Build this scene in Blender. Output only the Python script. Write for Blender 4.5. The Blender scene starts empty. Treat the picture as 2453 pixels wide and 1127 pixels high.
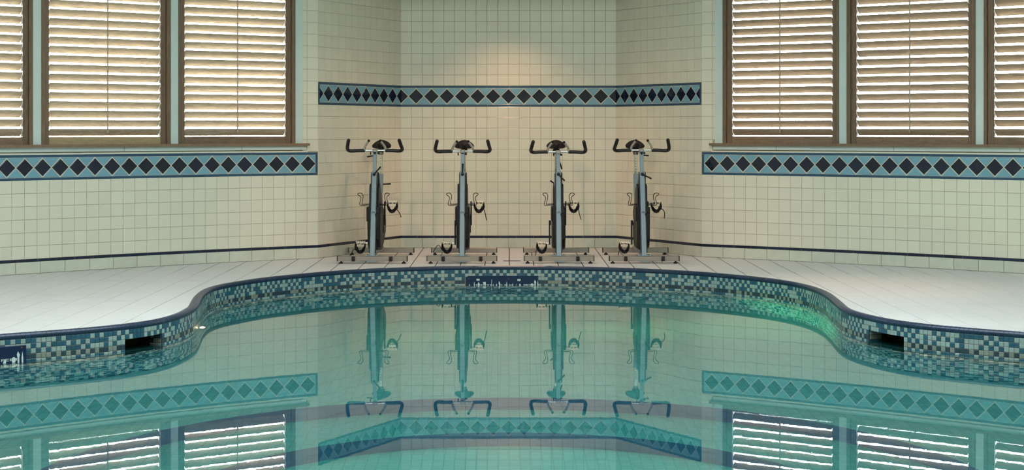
import bpy, bmesh, math, random
from math import sin, cos, pi, sqrt, atan2, radians
from mathutils import Vector, Matrix
from mathutils.geometry import tessellate_polygon
random.seed(7)
SC = bpy.context.scene
COL = SC.collection

# ------------------------------------------------------------------ camera, world, lights, exposure
F, VX, HY, CH = 3822.0, 1220.0, 312.0, 1.085
cam = bpy.data.cameras.new('camera'); cam.sensor_width = 36; cam.lens = 36 * F / 2453
cam.shift_x = (1226.5 - VX) / 2453; cam.shift_y = (HY - 563.5) / 2453
cam.clip_start = .05; cam.clip_end = 200
co = bpy.data.objects.new('camera', cam); COL.objects.link(co)
co.location = (0, 0, CH); co.rotation_euler = (pi / 2, 0, 0); SC.camera = co

W = bpy.data.worlds.new('overcast'); SC.world = W; W.use_nodes = True
bgn = W.node_tree.nodes['Background']
bgn.inputs[0].default_value = (.93, .97, 1.0, 1); bgn.inputs[1].default_value = 26.0

def area(name, loc, rot, sx, sy, power, color):
    l = bpy.data.lights.new(name, 'AREA'); l.shape = 'RECTANGLE'; l.size = sx; l.size_y = sy
    l.energy = power; l.color = color
    o = bpy.data.objects.new(name, l); COL.objects.link(o); o.location = loc; o.rotation_euler = rot
    return o
def spot(name, loc, target, power, color, angle, blend, radius):
    l = bpy.data.lights.new(name, 'SPOT'); l.energy = power; l.color = color
    l.spot_size = radians(angle); l.spot_blend = blend; l.shadow_soft_size = radius
    o = bpy.data.objects.new(name, l); COL.objects.link(o); o.location = loc
    o.rotation_euler = (Vector(target) - Vector(loc)).to_track_quat('-Z', 'Y').to_euler()
    return o
area('skylight_daylight', (0, 7.6, 3.34), (0, 0, 0), 5.6, 4.2, 280, (.82, .94, 1.0))  # added fill lamp below the capped well, standing in for daylight
area('rear_daylight', (0, 1.4, 3.34), (0, 0, 0), 8.0, 3.4, 200, (.93, 1.0, .93))  # added fill lamp under solid ceiling, lifts the general brightness
spot('alcove_downlight', (0.0, 14.08, 2.43), (0, 13.95, 0), 52, (1, .56, .34), 112, 1.0, .03)
spot('ceiling_spot_left', (-1.9, 6.6, 3.1), (1.3, 13.9, .35), 290, (1, .54, .33), 24, .8, .05)
spot('ceiling_spot_right', (1.9, 6.6, 3.1), (-1.25, 13.9, .35), 290, (1, .54, .33), 24, .8, .05)
spot('pool_lamp', (-1.80, 9.95, -.26), (2.1, 10.8, -.26), 1000, (1, .74, .30), 34, .7, .05)
spot('deck_downlight', (2.35, 11.0, 3.2), (2.35, 11.0, 0), 80, (1, .58, .38), 46, 1.0, .05)

vs = SC.view_settings
vs.view_transform = 'Standard'; vs.look = 'None'; vs.gamma = 1; vs.use_curve_mapping = False
vs.exposure = 0.25
try:
    SC.cycles.sample_clamp_indirect = 30
    SC.cycles.max_bounces = 10; SC.cycles.transmission_bounces = 8; SC.cycles.use_denoising = True
except Exception: pass

# ------------------------------------------------------------------ helpers
def tag(o, label=None, cat=None, group=None, kind=None):
    if label: o['label'] = label
    if cat: o['category'] = cat
    if group: o['group'] = group
    if kind: o['kind'] = kind
    return o
def link(name, data, parent=None, mat=None, M=None):
    o = bpy.data.objects.new(name, data); COL.objects.link(o)
    if mat is not None and data is not None and hasattr(data, 'materials') and not data.materials: data.materials.append(mat)
    if M is not None: o.matrix_local = M
    if parent: o.parent = parent
    return o
def empty(name, loc=(0, 0, 0), rz=0):
    o = bpy.data.objects.new(name, None); COL.objects.link(o); o.location = loc; o.rotation_euler = (0, 0, rz)
    o.empty_display_size = .1
    return o
class MB:
    def __init__(s): s.v = []; s.f = []; s.m = []
    def add(s, vs_, fs, mi=0, M=None):
        b = len(s.v)
        s.v += [tuple(M @ Vector(p)) if M is not None else tuple(p) for p in vs_]
        s.f += [tuple(b + i for i in f) for f in fs]; s.m += [mi] * len(fs)
        return s
    def box(s, x0, x1, y0, y1, z0, z1, mi=0, M=None):
        return s.add([(x0, y0, z0), (x1, y0, z0), (x1, y1, z0), (x0, y1, z0), (x0, y0, z1), (x1, y0, z1), (x1, y1, z1), (x0, y1, z1)],
                     [(3, 2, 1, 0), (4, 5, 6, 7), (0, 1, 5, 4), (1, 2, 6, 5), (2, 3, 7, 6), (3, 0, 4, 7)], mi, M)
    def rbox(s, x0, x1, y0, y1, z0, z1, b, mi=0, M=None):
        # box with chamfered edges round the vertical axis and at both ends
        def ring(z, i):
            c = b
            return [(x0 + i + c, y0 + i, z), (x1 - i - c, y0 + i, z), (x1 - i, y0 + i + c, z), (x1 - i, y1 - i - c, z),
                    (x1 - i - c, y1 - i, z), (x0 + i + c, y1 - i, z), (x0 + i, y1 - i - c, z), (x0 + i, y0 + i + c, z)]
        rs = [ring(z0, b * .7), ring(z0 + b, 0), ring(z1 - b, 0), ring(z1, b * .7)]
        v = sum(rs, []); f = [tuple(range(7, -1, -1)), tuple(range(24, 32))]
        for k in range(3):
            for i in range(8):
                j = (i + 1) % 8; f.append((k * 8 + i, k * 8 + j, k * 8 + 8 + j, k * 8 + 8 + i))
        return s.add(v, f, mi, M)
    def tube(s, pts, r, n=10, mi=0, M=None, cap=True, rs=None):
        pts = [Vector(p) for p in pts]; v = []; f = []; up = None
        for i, p in enumerate(pts):
            d = (pts[min(i + 1, len(pts) - 1)] - pts[max(i - 1, 0)]).normalized()
            if up is None: up = Vector((0, 0, 1)) if abs(d.z) < .9 else Vector((0, 1, 0))
            a = (up - d * up.dot(d)).normalized(); b = d.cross(a); up = a
            rr = rs[i] if rs else r
            for k in range(n):
                t = 2 * pi * k / n; v.append(p + a * cos(t) * rr + b * sin(t) * rr)
        for i in range(len(pts) - 1):
            for k in range(n):
                j = (k + 1) % n; f.append((i * n + k, i * n + j, (i + 1) * n + j, (i + 1) * n + k))
        if cap: f.append(tuple(range(n - 1, -1, -1))); f.append(tuple(range((len(pts) - 1) * n, len(pts) * n)))
        return s.add(v, f, mi, M)
    def prism(s, poly, x0, x1, bev=0, mi=0, M=None):
        # poly in (y,z), extruded along x, chamfered rim
        n = len(poly); cy = sum(p[0] for p in poly) / n; cz = sum(p[1] for p in poly) / n
        def sc(k): return [(cy + (p[0] - cy) * k, cz + (p[1] - cz) * k) for p in poly]
        R = max(max(abs(p[0] - cy), abs(p[1] - cz)) for p in poly); k = 1 - bev / R
        rings = [(x0, sc(k)), (x0 + bev, sc(1)), (x1 - bev, sc(1)), (x1, sc(k))] if bev else [(x0, sc(1)), (x1, sc(1))]
        v = [(x, p[0], p[1]) for x, ps in rings for p in ps]; m = len(rings)
        f = [tuple(range(n - 1, -1, -1)), tuple(range((m - 1) * n, m * n))]
        for k2 in range(m - 1):
            for i in range(n):
                j = (i + 1) % n; f.append((k2 * n + i, k2 * n + j, (k2 + 1) * n + j, (k2 + 1) * n + i))
        return s.add(v, f, mi, M)
    def lathe(s, prof, n=24, mi=0, M=None):
        # prof (r, z) round local Z
        v = [(r * cos(2 * pi * k / n), r * sin(2 * pi * k / n), z) for r, z in prof for k in range(n)]; f = []
        for i in range(len(prof) - 1):
            for k in range(n):
                j = (k + 1) % n; f.append((i * n + k, i * n + j, (i + 1) * n + j, (i + 1) * n + k))
        f.append(tuple(range(n - 1, -1, -1))); f.append(tuple(range((len(prof) - 1) * n, len(prof) * n)))
        return s.add(v, f, mi, M)
    def mesh(s, name, mats, smooth=False):
        me = bpy.data.meshes.new(name); me.from_pydata([tuple(p) for p in s.v], [], s.f)
        for m in (mats if isinstance(mats, (list, tuple)) else [mats]): me.materials.append(m)
        if any(s.m): me.polygons.foreach_set('material_index', s.m)
        bm = bmesh.new(); bm.from_mesh(me); bmesh.ops.recalc_face_normals(bm, faces=bm.faces); bm.to_mesh(me); bm.free()
        if smooth:
            me.polygons.foreach_set('use_smooth', [True] * len(me.polygons))
            try: me.set_sharp_from_angle(angle=radians(38))
            except Exception: pass
        me.update(); return me
    def build(s, name, mats, parent=None, smooth=False, M=None):
        return link(name, s.mesh(name, mats, smooth), parent, None, M)

# ------------------------------------------------------------------ materials
def mat(name, col, rough=.5, metal=0, spec=.5, var=0, noise=None, bump=None, coat=0):
    m = bpy.data.materials.new(name); m.use_nodes = True; nt = m.node_tree; N = nt.nodes; L = nt.links
    p = N['Principled BSDF']; p.inputs['Roughness'].default_value = rough; p.inputs['Metallic'].default_value = metal
    p.inputs['Specular IOR Level'].default_value = spec; p.inputs['Coat Weight'].default_value = coat
    p.inputs['Base Color'].default_value = (*col, 1)
    src = None
    tc = N.new('ShaderNodeTexCoord')
    if var or noise:
        rgb = N.new('ShaderNodeRGB'); rgb.outputs[0].default_value = (*col, 1); src = rgb.outputs[0]
    if noise:
        sc, amt, stretch = noise
        mp = N.new('ShaderNodeMapping'); mp.inputs['Scale'].default_value = stretch; L.new(tc.outputs['Object'], mp.inputs[0])
        oi = N.new('ShaderNodeObjectInfo'); va = N.new('ShaderNodeVectorMath'); va.operation = 'MULTIPLY_ADD'
        L.new(oi.outputs['Random'], va.inputs[0]); va.inputs[1].default_value = (37, 19, 53); L.new(mp.outputs[0], va.inputs[2])
        nz = N.new('ShaderNodeTexNoise'); nz.inputs['Scale'].default_value = sc; nz.inputs['Detail'].default_value = 5
        L.new(va.outputs[0], nz.inputs['Vector'])
        mr = N.new('ShaderNodeMapRange'); mr.inputs[1].default_value = .3; mr.inputs[2].default_value = .7
        mr.inputs[3].default_value = 1 - amt; mr.inputs[4].default_value = 1 + amt; L.new(nz.outputs[0], mr.inputs[0])
        vm = N.new('ShaderNodeVectorMath'); vm.operation = 'SCALE'; L.new(src, vm.inputs[0]); L.new(mr.outputs[0], vm.inputs['Scale'])
        src = vm.outputs[0]
    if var:
        oi = N.new('ShaderNodeObjectInfo'); mr = N.new('ShaderNodeMapRange'); L.new(oi.outputs['Random'], mr.inputs[0])
        mr.inputs[3].default_value = 1 - var; mr.inputs[4].default_value = 1 + var
        vm = N.new('ShaderNodeVectorMath'); vm.operation = 'SCALE'; L.new(src, vm.inputs[0]); L.new(mr.outputs[0], vm.inputs['Scale'])
        src = vm.outputs[0]
    if src: L.new(src, p.inputs['Base Color'])
    if bump:
        sc, st = bump
        oi = N.new('ShaderNodeObjectInfo'); va = N.new('ShaderNodeVectorMath'); va.operation = 'MULTIPLY_ADD'
        L.new(oi.outputs['Random'], va.inputs[0]); va.inputs[1].default_value = (37, 19, 53); L.new(tc.outputs['Object'], va.inputs[2])
        nz = N.new('ShaderNodeTexNoise'); nz.inputs['Scale'].default_value = sc; L.new(va.outputs[0], nz.inputs['Vector'])
        b = N.new('ShaderNodeBump'); b.inputs['Strength'].default_value = st; b.inputs['Distance'].default_value = .01
        L.new(nz.outputs[0], b.inputs['Height']); L.new(b.outputs[0], p.inputs['Normal'])
    return m
GROUT = mat('grout', (.44, .37, .26), .9)
TILE = mat('cream_glazed_tile', (.70, .675, .55), .22, var=.025, bump=(9, .08))
BASE = mat('base_tile', (.56, .58, .48), .35, var=.03, noise=(14, .05, (1, 1, 1)))
NAVY = mat('navy_glazed_diamond', (.005, .010, .028), .07, var=.3, bump=(14, .28))
SKY = mat('light_blue_tile', (.17, .36, .45), .2, var=.04, bump=(12, .1))
MIDB = mat('mid_blue_tile', (.022, .075, .14), .25, var=.06)
LINER = mat('navy_liner_tile', (.010, .018, .045), .18, var=.2)
PALEG = mat('pale_grout', (.62, .60, .50), .8)
DECK = mat('deck_tile', (.67, .645, .63), .42, var=.02, noise=(5, .035, (1, 14, 1)))
DGROUT = mat('deck_grout', (.03, .025, .02), .9)
COPE = mat('coping_mosaic', (.014, .030, .065), .28, var=.12)
COPEG = mat('coping_grout', (.06, .07, .10), .8)
MW = mat('white_mosaic', (.27, .35, .33), .2, var=.06)
MB_ = mat('blue_mosaic', (.020, .090, .135), .2, var=.15)
MWS = mat('stained_white_mosaic', (.20, .23, .19), .35, var=.1)
MBS = mat('stained_blue_mosaic', (.018, .045, .062), .35, var=.15)
MG = mat('mosaic_grout', (.26, .21, .15), .9)
WOOD = mat('oak_louver', (.42, .33, .235), .45, var=.10, noise=(5, .22, (3, 30, 30)))
WOOD2 = mat('dark_oak_louver', (.30, .22, .15), .45, var=.10, noise=(5, .22, (3, 30, 30)))  # same oak, colour darkened for the weaker backlight on the right
TAN = mat('tan_oak_rail', (.36, .26, .14), .5, noise=(5, .18, (2.5, 18, 18)))
WOODF = mat('dark_oak_frame', (.17, .105, .062), .5, var=.06, noise=(5, .22, (18, 18, 2.5)))
WOODH = mat('dark_oak_rail', (.20, .125, .075), .5, var=.12, noise=(5, .22, (2.5, 18, 18)))
PAINT = mat('pale_green_paint', (.56, .65, .61), .45, noise=(4, .03, (1, 1, 1)))
CREAM = mat('cream_trim', (.72, .70, .58), .4)
CEIL = mat('ceiling_paint', (.74, .76, .68), .8)
POST = mat('grey_blue_enamel', (.17, .235, .265), .42)
STEEL = mat('brushed_steel', (.33, .30, .26), .38, metal=.85, noise=(8, .1, (3, 20, 20)))
CHROME = mat('chrome', (.75, .74, .70), .14, metal=1)
BLACK = mat('black_plastic', (.005, .005, .006), .45, spec=.3)
RUB = mat('black_rubber_grip', (.010, .010, .010), .55)
GREY = mat('charcoal_fairing', (.012, .0125, .014), .5, spec=.25, noise=(7, .15, (1, 1, 1)))
GREYB = mat('dark_grey_cover', (.026, .025, .023), .5, spec=.25, noise=(7, .1, (1, 1, 1)))
PEDAL = mat('worn_alloy_pedal', (.80, .66, .50), .42, metal=.6)
SEAT = mat('black_saddle_vinyl', (.004, .004, .005), .65, spec=.2)
SIGN = mat('navy_sign', (.0025, .014, .055), .3)
LETTER = mat('pale_lettering', (.55, .66, .62), .5)
RUST = mat('rusty_screw', (.16, .06, .03), .7)
SKW = mat('dark_still_water', (.004, .03, .032), .03)
DARK = mat('dark_recess', (.02, .014, .008), .8)
ASPH = mat('outdoor_paving', (.8, .78, .74), .8)

def glassmat():
    m = bpy.data.materials.new('window_glass'); m.use_nodes = True; N = m.node_tree.nodes; L = m.node_tree.links
    N.clear(); o = N.new('ShaderNodeOutputMaterial'); mx = N.new('ShaderNodeMixShader'); fr = N.new('ShaderNodeFresnel')
    t = N.new('ShaderNodeBsdfTransparent'); t.inputs[0].default_value = (.95, .98, .97, 1); g = N.new('ShaderNodeBsdfGlossy'); g.inputs['Roughness'].default_value = .02
    L.new(fr.outputs[0], mx.inputs[0]); L.new(t.outputs[0], mx.inputs[1]); L.new(g.outputs[0], mx.inputs[2]); L.new(mx.outputs[0], o.inputs[0])
    return m
GLASS = glassmat()

def tiled(name, cols, pitch, groutc, gw, use_uv=True, chance=.5, rough=.3):
    # procedural tiling: a random pick of two colours per cell, joint lines between
    m = bpy.data.materials.new(name); m.use_nodes = True; nt = m.node_tree; N = nt.nodes; L = nt.links
    p = N['Principled BSDF']; p.inputs['Roughness'].default_value = rough
    tc = N.new('ShaderNodeTexCoord'); sc = N.new('ShaderNodeVectorMath'); sc.operation = 'SCALE'; sc.inputs['Scale'].default_value = 1 / pitch
    L.new(tc.outputs['UV' if use_uv else 'Object'], sc.inputs[0])
    fl = N.new('ShaderNodeVectorMath'); fl.operation = 'FLOOR'; L.new(sc.outputs[0], fl.inputs[0])
    fr = N.new('ShaderNodeVectorMath'); fr.operation = 'FRACTION'; L.new(sc.outputs[0], fr.inputs[0])
    wn = N.new('ShaderNodeTexWhiteNoise'); wn.noise_dimensions = '2D'; L.new(fl.outputs[0], wn.inputs['Vector'])
    gt = N.new('ShaderNodeMath'); gt.operation = 'GREATER_THAN'; gt.inputs[1].default_value = chance; L.new(wn.outputs['Value'], gt.inputs[0])
    mx = N.new('ShaderNodeMix'); mx.data_type = 'RGBA'; L.new(gt.outputs[0], mx.inputs[0])
    mx.inputs[6].default_value = (*cols[0], 1); mx.inputs[7].default_value = (*cols[1], 1)
    sp = N.new('ShaderNodeSeparateXYZ'); L.new(fr.outputs[0], sp.inputs[0])
    a = N.new('ShaderNodeMath'); a.operation = 'LESS_THAN'; a.inputs[1].default_value = gw; L.new(sp.outputs[0], a.inputs[0])
    b = N.new('ShaderNodeMath'); b.operation = 'LESS_THAN'; b.inputs[1].default_value = gw; L.new(sp.outputs[1], b.inputs[0])
    c = N.new('ShaderNodeMath'); c.operation = 'MAXIMUM'; L.new(a.outputs[0], c.inputs[0]); L.new(b.outputs[0], c.inputs[1])
    m2 = N.new('ShaderNodeMix'); m2.data_type = 'RGBA'; L.new(c.outputs[0], m2.inputs[0]); L.new(mx.outputs[2], m2.inputs[6])
    m2.inputs[7].default_value = (*groutc, 1); L.new(m2.outputs[2], p.inputs['Base Color'])
    return m
MOSAIC = tiled('submerged_mosaic', ((.55, .66, .62), (.05, .17, .25)), .027, (.25, .22, .17), .07)
POOLF = tiled('pool_floor_mosaic', ((.19, .335, .32), (.22, .37, .35)), .05, (.13, .24, .23), .06, use_uv=False)
POOLB = tiled('pit_floor_mosaic', ((.34, .48, .42), (.38, .52, .45)), .05, (.22, .34, .31), .06, use_uv=False)  # floor mosaic in paler tones, brightness of the lit pit put into the colour
RISER = tiled('riser_mosaic', ((.17, .25, .46), (.20, .28, .50)), .05, (.16, .22, .36), .06)
PLAINT = tiled('plain_wall_tile', ((.70, .675, .55), (.68, .66, .54)), .1, (.40, .335, .23), .03)
PLAIND = tiled('plain_deck_tile', ((.70, .66, .60), (.68, .64, .58)), .197, (.2, .16, .13), .015, use_uv=False)

def watermat():
    m = bpy.data.materials.new('pool_water'); m.use_nodes = True; N = m.node_tree.nodes; L = m.node_tree.links
    N.clear(); o = N.new('ShaderNodeOutputMaterial'); g = N.new('ShaderNodeBsdfGlass'); g.inputs['IOR'].default_value = 1.333
    g.inputs['Roughness'].default_value = 0.0
    tc = N.new('ShaderNodeTexCoord'); mp = N.new('ShaderNodeMapping'); mp.inputs['Scale'].default_value = (1, 1, 1)
    L.new(tc.outputs['Object'], mp.inputs[0])
    n1 = N.new('ShaderNodeTexNoise'); n1.inputs['Scale'].default_value = 38; n1.inputs['Detail'].default_value = 3
    L.new(mp.outputs[0], n1.inputs['Vector'])
    b = N.new('ShaderNodeBump'); b.inputs['Strength'].default_value = 1; b.inputs['Distance'].default_value = WAVE
    L.new(n1.outputs[0], b.inputs['Height']); L.new(b.outputs[0], g.inputs['Normal'])
    va = N.new('ShaderNodeVolumeAbsorption'); va.inputs[0].default_value = (.02, .90, .90, 1); va.inputs[1].default_value = .6
    L.new(g.outputs[0], o.inputs['Surface']); L.new(va.outputs[0], o.inputs['Volume'])
    return m
WAVE = .000013
WATER = watermat()
def emit(name, col, s):
    m = bpy.data.materials.new(name); m.use_nodes = True; p = m.node_tree.nodes['Principled BSDF']
    p.inputs['Emission Color'].default_value = (*col, 1); p.inputs['Emission Strength'].default_value = s
    return m

# ------------------------------------------------------------------ wall paths
class Path:
    def __init__(s, pts):           # list of Vector2, s increasing; n chosen by side
        s.p = pts; s.S = [0]
        for a, b in zip(pts, pts[1:]): s.S.append(s.S[-1] + (b - a).length)
        s.L = s.S[-1]
    def at(s, q, side):
        q = max(-.3, min(s.L + .3, q)); lo, hi = 0, len(s.S) - 2
        import bisect
        i = max(0, min(bisect.bisect_right(s.S, q) - 1, len(s.p) - 2))
        a, b = s.p[i], s.p[i + 1]; d = (b - a).normalized(); P = a + d * (q - s.S[i])
        n = Vector((d.y, -d.x)) * side
        return P, n
def curved(sg, x0px, D0, t0, k, L):
    P = Vector(((x0px - VX) * D0 / F, D0)); pts = [P.copy()]; ds = .02
    for i in range(int(L / ds)):
        t = t0 + k * (i + .5) * ds; P = P + Vector((sg * cos(t), -sin(t))) * ds; pts.append(P.copy())
    return Path(pts)
WL = 5.6
PL = curved(-1, 761.5, 13.5, .530, .0837, WL)      # left window wall from the alcove corner
PR = curved(1, 1681, 13.64, .542, .0571, WL)
BL, BR, DB = Vector((-1.0, 14.7)), Vector((.985, 14.7)), 14.7
PB = Path([BL, BR]); PAL = Path([PL.p[0], BL]); PAR = Path([PR.p[0], BR])
# normals into the room: side chosen so that n points to the camera side
SIDE = {id(PL): -1, id(PR): 1, id(PB): 1, id(PAL): 1, id(PAR): -1}
def frame(path, q, z, off=0):
    P, n = path.at(q, SIDE[id(path)]); P = P + n * off
    X = Vector((-n.y, n.x, 0)) * -1      # X = n x z
    X = Vector((n.y, -n.x, 0))
    M = Matrix(((X.x, n.x, 0, P.x), (X.y, n.y, 0, P.y), (0, 0, 1, z), (0, 0, 0, 1)))
    return M
def s_at(path, px, off=0):
    best = None
    for i in range(0, int(path.L * 500)):
        q = i / 500; P, n = path.at(q, SIDE[id(path)]); P = P + n * off
        e = abs(VX + F * P.x / P.y - px)
        if best is None or e < best[0]: best = (e, q)
    return best[1]

def poly_tile(poly, th, bev, matl, name):
    # poly in local (x,z), front towards +Y, edges chamfered
    n = len(poly); A = 0
    cx = sum(p[0] for p in poly) / n; cz = sum(p[1] for p in poly) / n
    ins = []
    for i in range(n):
        p0, p1, p2 = Vector(poly[i - 1]), Vector(poly[i]), Vector(poly[(i + 1) % n])
        d1 = (p1 - p0).normalized(); d2 = (p2 - p1).normalized()
        n1 = Vector((-d1.y, d1.x)); n2 = Vector((-d2.y, d2.x))
        c = Vector((cx, cz))
        if n1.dot(c - p1) < 0: n1 = -n1
        if n2.dot(c - p1) < 0: n2 = -n2
        k = (n1 + n2); k = k / max(.3, (1 + n1.dot(n2))); ins.append(p1 + k * bev)
    v = [(p[0], -.003, p[1]) for p in poly] + [(p[0], th - bev * .6, p[1]) for p in poly] + [(p[0], th, p[1]) for p in ins]
    f = [tuple(range(2 * n, 3 * n))]
    for k in range(2):
        for i in range(n):
            j = (i + 1) % n; f.append((k * n + i, k * n + j, (k + 1) * n + j, (k + 1) * n + i))
    b = MB().add(v, f)
    return b if matl is None else b.mesh(name, matl)
def rect(w, h): return [(-w / 2, -h / 2), (w / 2, -h / 2), (w / 2, h / 2), (-w / 2, h / 2)]
_cache = {}
def tmesh(kind, w, h, m, th=.005, bev=.0016):
    k = (kind, round(w, 4), round(h, 4), m.name, th)
    if k not in _cache: _cache[k] = poly_tile(rect(w, h), th, bev, m, kind)
    return _cache[k]
class TileSet:
    # collects equal pieces of one wall; nearest 295 in view are objects, the rest one joined mesh
    def __init__(s, name, parent, cap=290): s.n = name; s.par = parent; s.items = []; s.cap = cap
    def put(s, me, M):
        P = M.translation; inview = P.y > 1 and abs(F * P.x / P.y) < 1260 and HY - F * (P.z - CH) / P.y > -30
        s.items.append((0 if inview else 1, P.y, len(s.items), me, M))
    def flush(s, stuffname=None):
        s.items.sort(key=lambda t: t[:3])
        for it in s.items[:s.cap]: link(s.n, it[3], s.par, None, it[4])
        rest = s.items[s.cap:]
        if rest:
            b = MB(); mats = []
            for it in rest:
                me = it[3]; m = me.materials[0]
                if m not in mats: mats.append(m)
                b.add([v.co for v in me.vertices], [tuple(p.vertices) for p in me.polygons], mats.index(m), it[4])
            o = b.build(stuffname or s.n + '_field', mats, s.par); o['kind'] = 'stuff'

TP, RZ = .0993, .0991      # tile pitches
G = .0023
def wall_backing(name, path, cells, thick, m, label):
    # cells: (s0,s1,z0,z1); follows the curve in 0.1 m facets
    b = MB(); s_ = SIDE[id(path)]
    for s0, s1, z0, z1 in cells:
        n = max(1, int((s1 - s0) / .12)) if path.L > 3 else 1
        ring = []
        for i in range(n + 1):
            q = s0 + (s1 - s0) * i / n; P, nn = path.at(q, s_)
            Q = P - nn * thick
            ring.append([(P.x, P.y, z0), (P.x, P.y, z1), (Q.x, Q.y, z1), (Q.x, Q.y, z0)])
        v = sum(ring, []); f = [(3, 2, 1, 0), tuple(n * 4 + k for k in range(4))]
        for i in range(n):
            for k in range(4):
                j = (k + 1) % 4; f.append((i * 4 + k, i * 4 + j, i * 4 + 4 + j, i * 4 + 4 + k))
        b.add(v, f)
    o = b.build(name, m); tag(o, label, 'wall', kind='structure')
    return o

def strip(path, parent, s_start, s_end, zc, first, pitch, vertical_ends, clip_lo=None, clip_hi=None):
    """the diamond frieze: navy diamonds, light blue triangles, mid blue border bars"""
    hh = .0707; side = SIDE[id(path)]
    R = .0655                          # half diagonal of a diamond less its joint
    lo = s_start + (.021 if vertical_ends[0] else .0015); hi = s_end - (.021 if vertical_ends[1] else .0015)
    # pale grout bed
    b = MB(); n = max(1, int((s_end - s_start) / .06)) if path.L > 3 else 1
    for i in range(n):
        a0 = s_start + (s_end - s_start) * i / n; a1 = s_start + (s_end - s_start) * (i + 1) / n
        M0, M1 = frame(path, a0, 0, .0012), frame(path, a1, 0, .0012)
        p, q = M0.translation, M1.translation
        b.add([(p.x, p.y, zc - .096), (q.x, q.y, zc - .096), (q.x, q.y, zc + .096), (p.x, p.y, zc + .096)], [(0, 1, 2, 3)])
    b.build('frieze_grout', PALEG, parent)
    def xdir(q):     # +1 when local +x runs with increasing s
        M = frame(path, q, 0); P0, _ = path.at(q, side); P1, _ = path.at(q + .01, side)
        return 1 if (P1 - P0).dot(Vector((M[0][0], M[1][0]))) > 0 else -1
    def clip(poly, x0, x1):
        out = poly
        for lim, sg in ((x0, 1), (x1, -1)):
            if lim is None: continue
            res = []
            for i in range(len(out)):
                a, c = out[i - 1], out[i]; ia, ic = sg * (a[0] - lim) >= 0, sg * (c[0] - lim) >= 0
                if ia != ic:
                    t = (lim - a[0]) / (c[0] - a[0]); res.append((lim, a[1] + (c[1] - a[1]) * t))
                if ic: res.append(c)
            out = res
        return out
    def put(poly, c, kind, m, th, bev):
        xd = xdir(c); x0, x1 = lo - c, hi - c
        if xd < 0: x0, x1 = -x1, -x0
        pol = clip(poly, x0, x1)
        if len(pol) < 3: return
        ar = abs(sum(pol[i - 1][0] * pol[i][1] - pol[i][0] * pol[i - 1][1] for i in range(len(pol)))) / 2
        if ar < 6e-5: return
        full = len(pol) == len(poly) and all(abs(a[0] - b_[0]) < 1e-6 for a, b_ in zip(sorted(pol), sorted(poly)))
        key = ('fr', tuple(poly))
        if full and key in _cache: me = _cache[key]
        else:
            # drop coincident points
            q = []
            for p_ in pol:
                if not q or (Vector(p_) - Vector(q[-1])).length > 1e-4: q.append(p_)
            if (Vector(q[0]) - Vector(q[-1])).length < 1e-4: q.pop()
            if len(q) < 3: return
            me = poly_tile(q, th, bev, m, kind)
            if full: _cache[key] = me
        link(kind, me, parent, None, frame(path, c, zc))
    kx = pitch / 2 - .0045
    dia = [(-kx, 0), (0, -R), (kx, 0), (0, R)]
    tx = pitch / 2 - .0055; ty = .0735
    tu = [(-tx, ty), (0, ty - (ty - .006)), (tx, ty)]; td = [(-tx, -ty), (tx, -ty), (0, -.006)]
    tu = [(-tx, ty), (0, .006), (tx, ty)]
    c = first
    while c > s_start - pitch: c -= pitch
    while c < s_end + pitch:
        if s_start - pitch / 2 < c < s_end + pitch / 2: put(dia, c, 'diamond_tile', NAVY, .006, .003)
        g = c + pitch / 2
        if s_start - pitch / 2 < g < s_end + pitch / 2:
            put(tu, g, 'triangle_tile', SKY, .005, .0015); put(td, g, 'triangle_tile', SKY, .005, .0015)
        c += pitch
    # border bars
    bl = .20; q = s_start
    while q < s_end - .004:
        w = min(bl, s_end - q)
        for zz in (zc + .0865, zc - .0865):
            link('border_tile', tmesh('border_tile', w - .0016, .0185, MIDB), parent, None, frame(path, q + w / 2, zz))
        q += w
    for k, e in enumerate((s_start, s_end)):
        if vertical_ends[k]:
            c2 = e + (.0095 if k == 0 else -.0095)
            link('border_tile', tmesh('border_tile', .0185, .152, MIDB), parent, None, frame(path, c2, zc))

def liner_and_base(path, parent, s0, s1, pitch_l=.15, pitch_b=.2):
    n = round((s1 - s0) / pitch_l); w = (s1 - s0) / n
    for i in range(n): link('liner_tile', tmesh('liner_tile', w - .003, .0195, LINER, .006), parent, None, frame(path, s0 + w * (i + .5), .1005))
    n = round((s1 - s0) / pitch_b); w = (s1 - s0) / n
    for i in range(n): link('base_tile', tmesh('base_tile', w - .003, .087, BASE, .009, .003), parent, None, frame(path, s0 + w * (i + .5), .0455))

CEILZ = 3.4
# --- alcove: back wall and its two angled sides
for path, name, cols, sgn, lab in ((PB, 'wall_back', 20, 0, 'cream tiled back wall of the alcove behind the exercise bikes'),
                              (PAL, 'wall_alcove_left', 13, -1, 'angled cream tiled wall on the left flank of the bike alcove'),
                              (PAR, 'wall_alcove_right', 13, 1, 'angled cream tiled wall on the right flank of the bike alcove')):
    w = wall_backing(name, path, [(0, path.L, -.02, CEILZ)], .0 + .10, GROUT, lab)
    ts = TileSet('wall_tile', w); pw = path.L / cols
    rows = [.1115 + RZ * i for i in range(12)] + [1.494 + RZ * i for i in range(19)]
    for z0 in rows:
        for c in range(cols): ts.put(tmesh('wall_tile', pw - G, RZ - G, TILE), frame(path, (c + .5) * pw, z0 + RZ / 2))
    ts.flush('upper_tile_field')
    if path is PB: strip(path, w, 0, path.L, 1.397, 0, path.L / 14, (False, False))
    else:
        pt = (path.L - .025) / 8.88
        strip(path, w, 0.004, path.L, 1.397, path.L, pt, (True, False))
    liner_and_base(path, w, 0, path.L)

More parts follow.
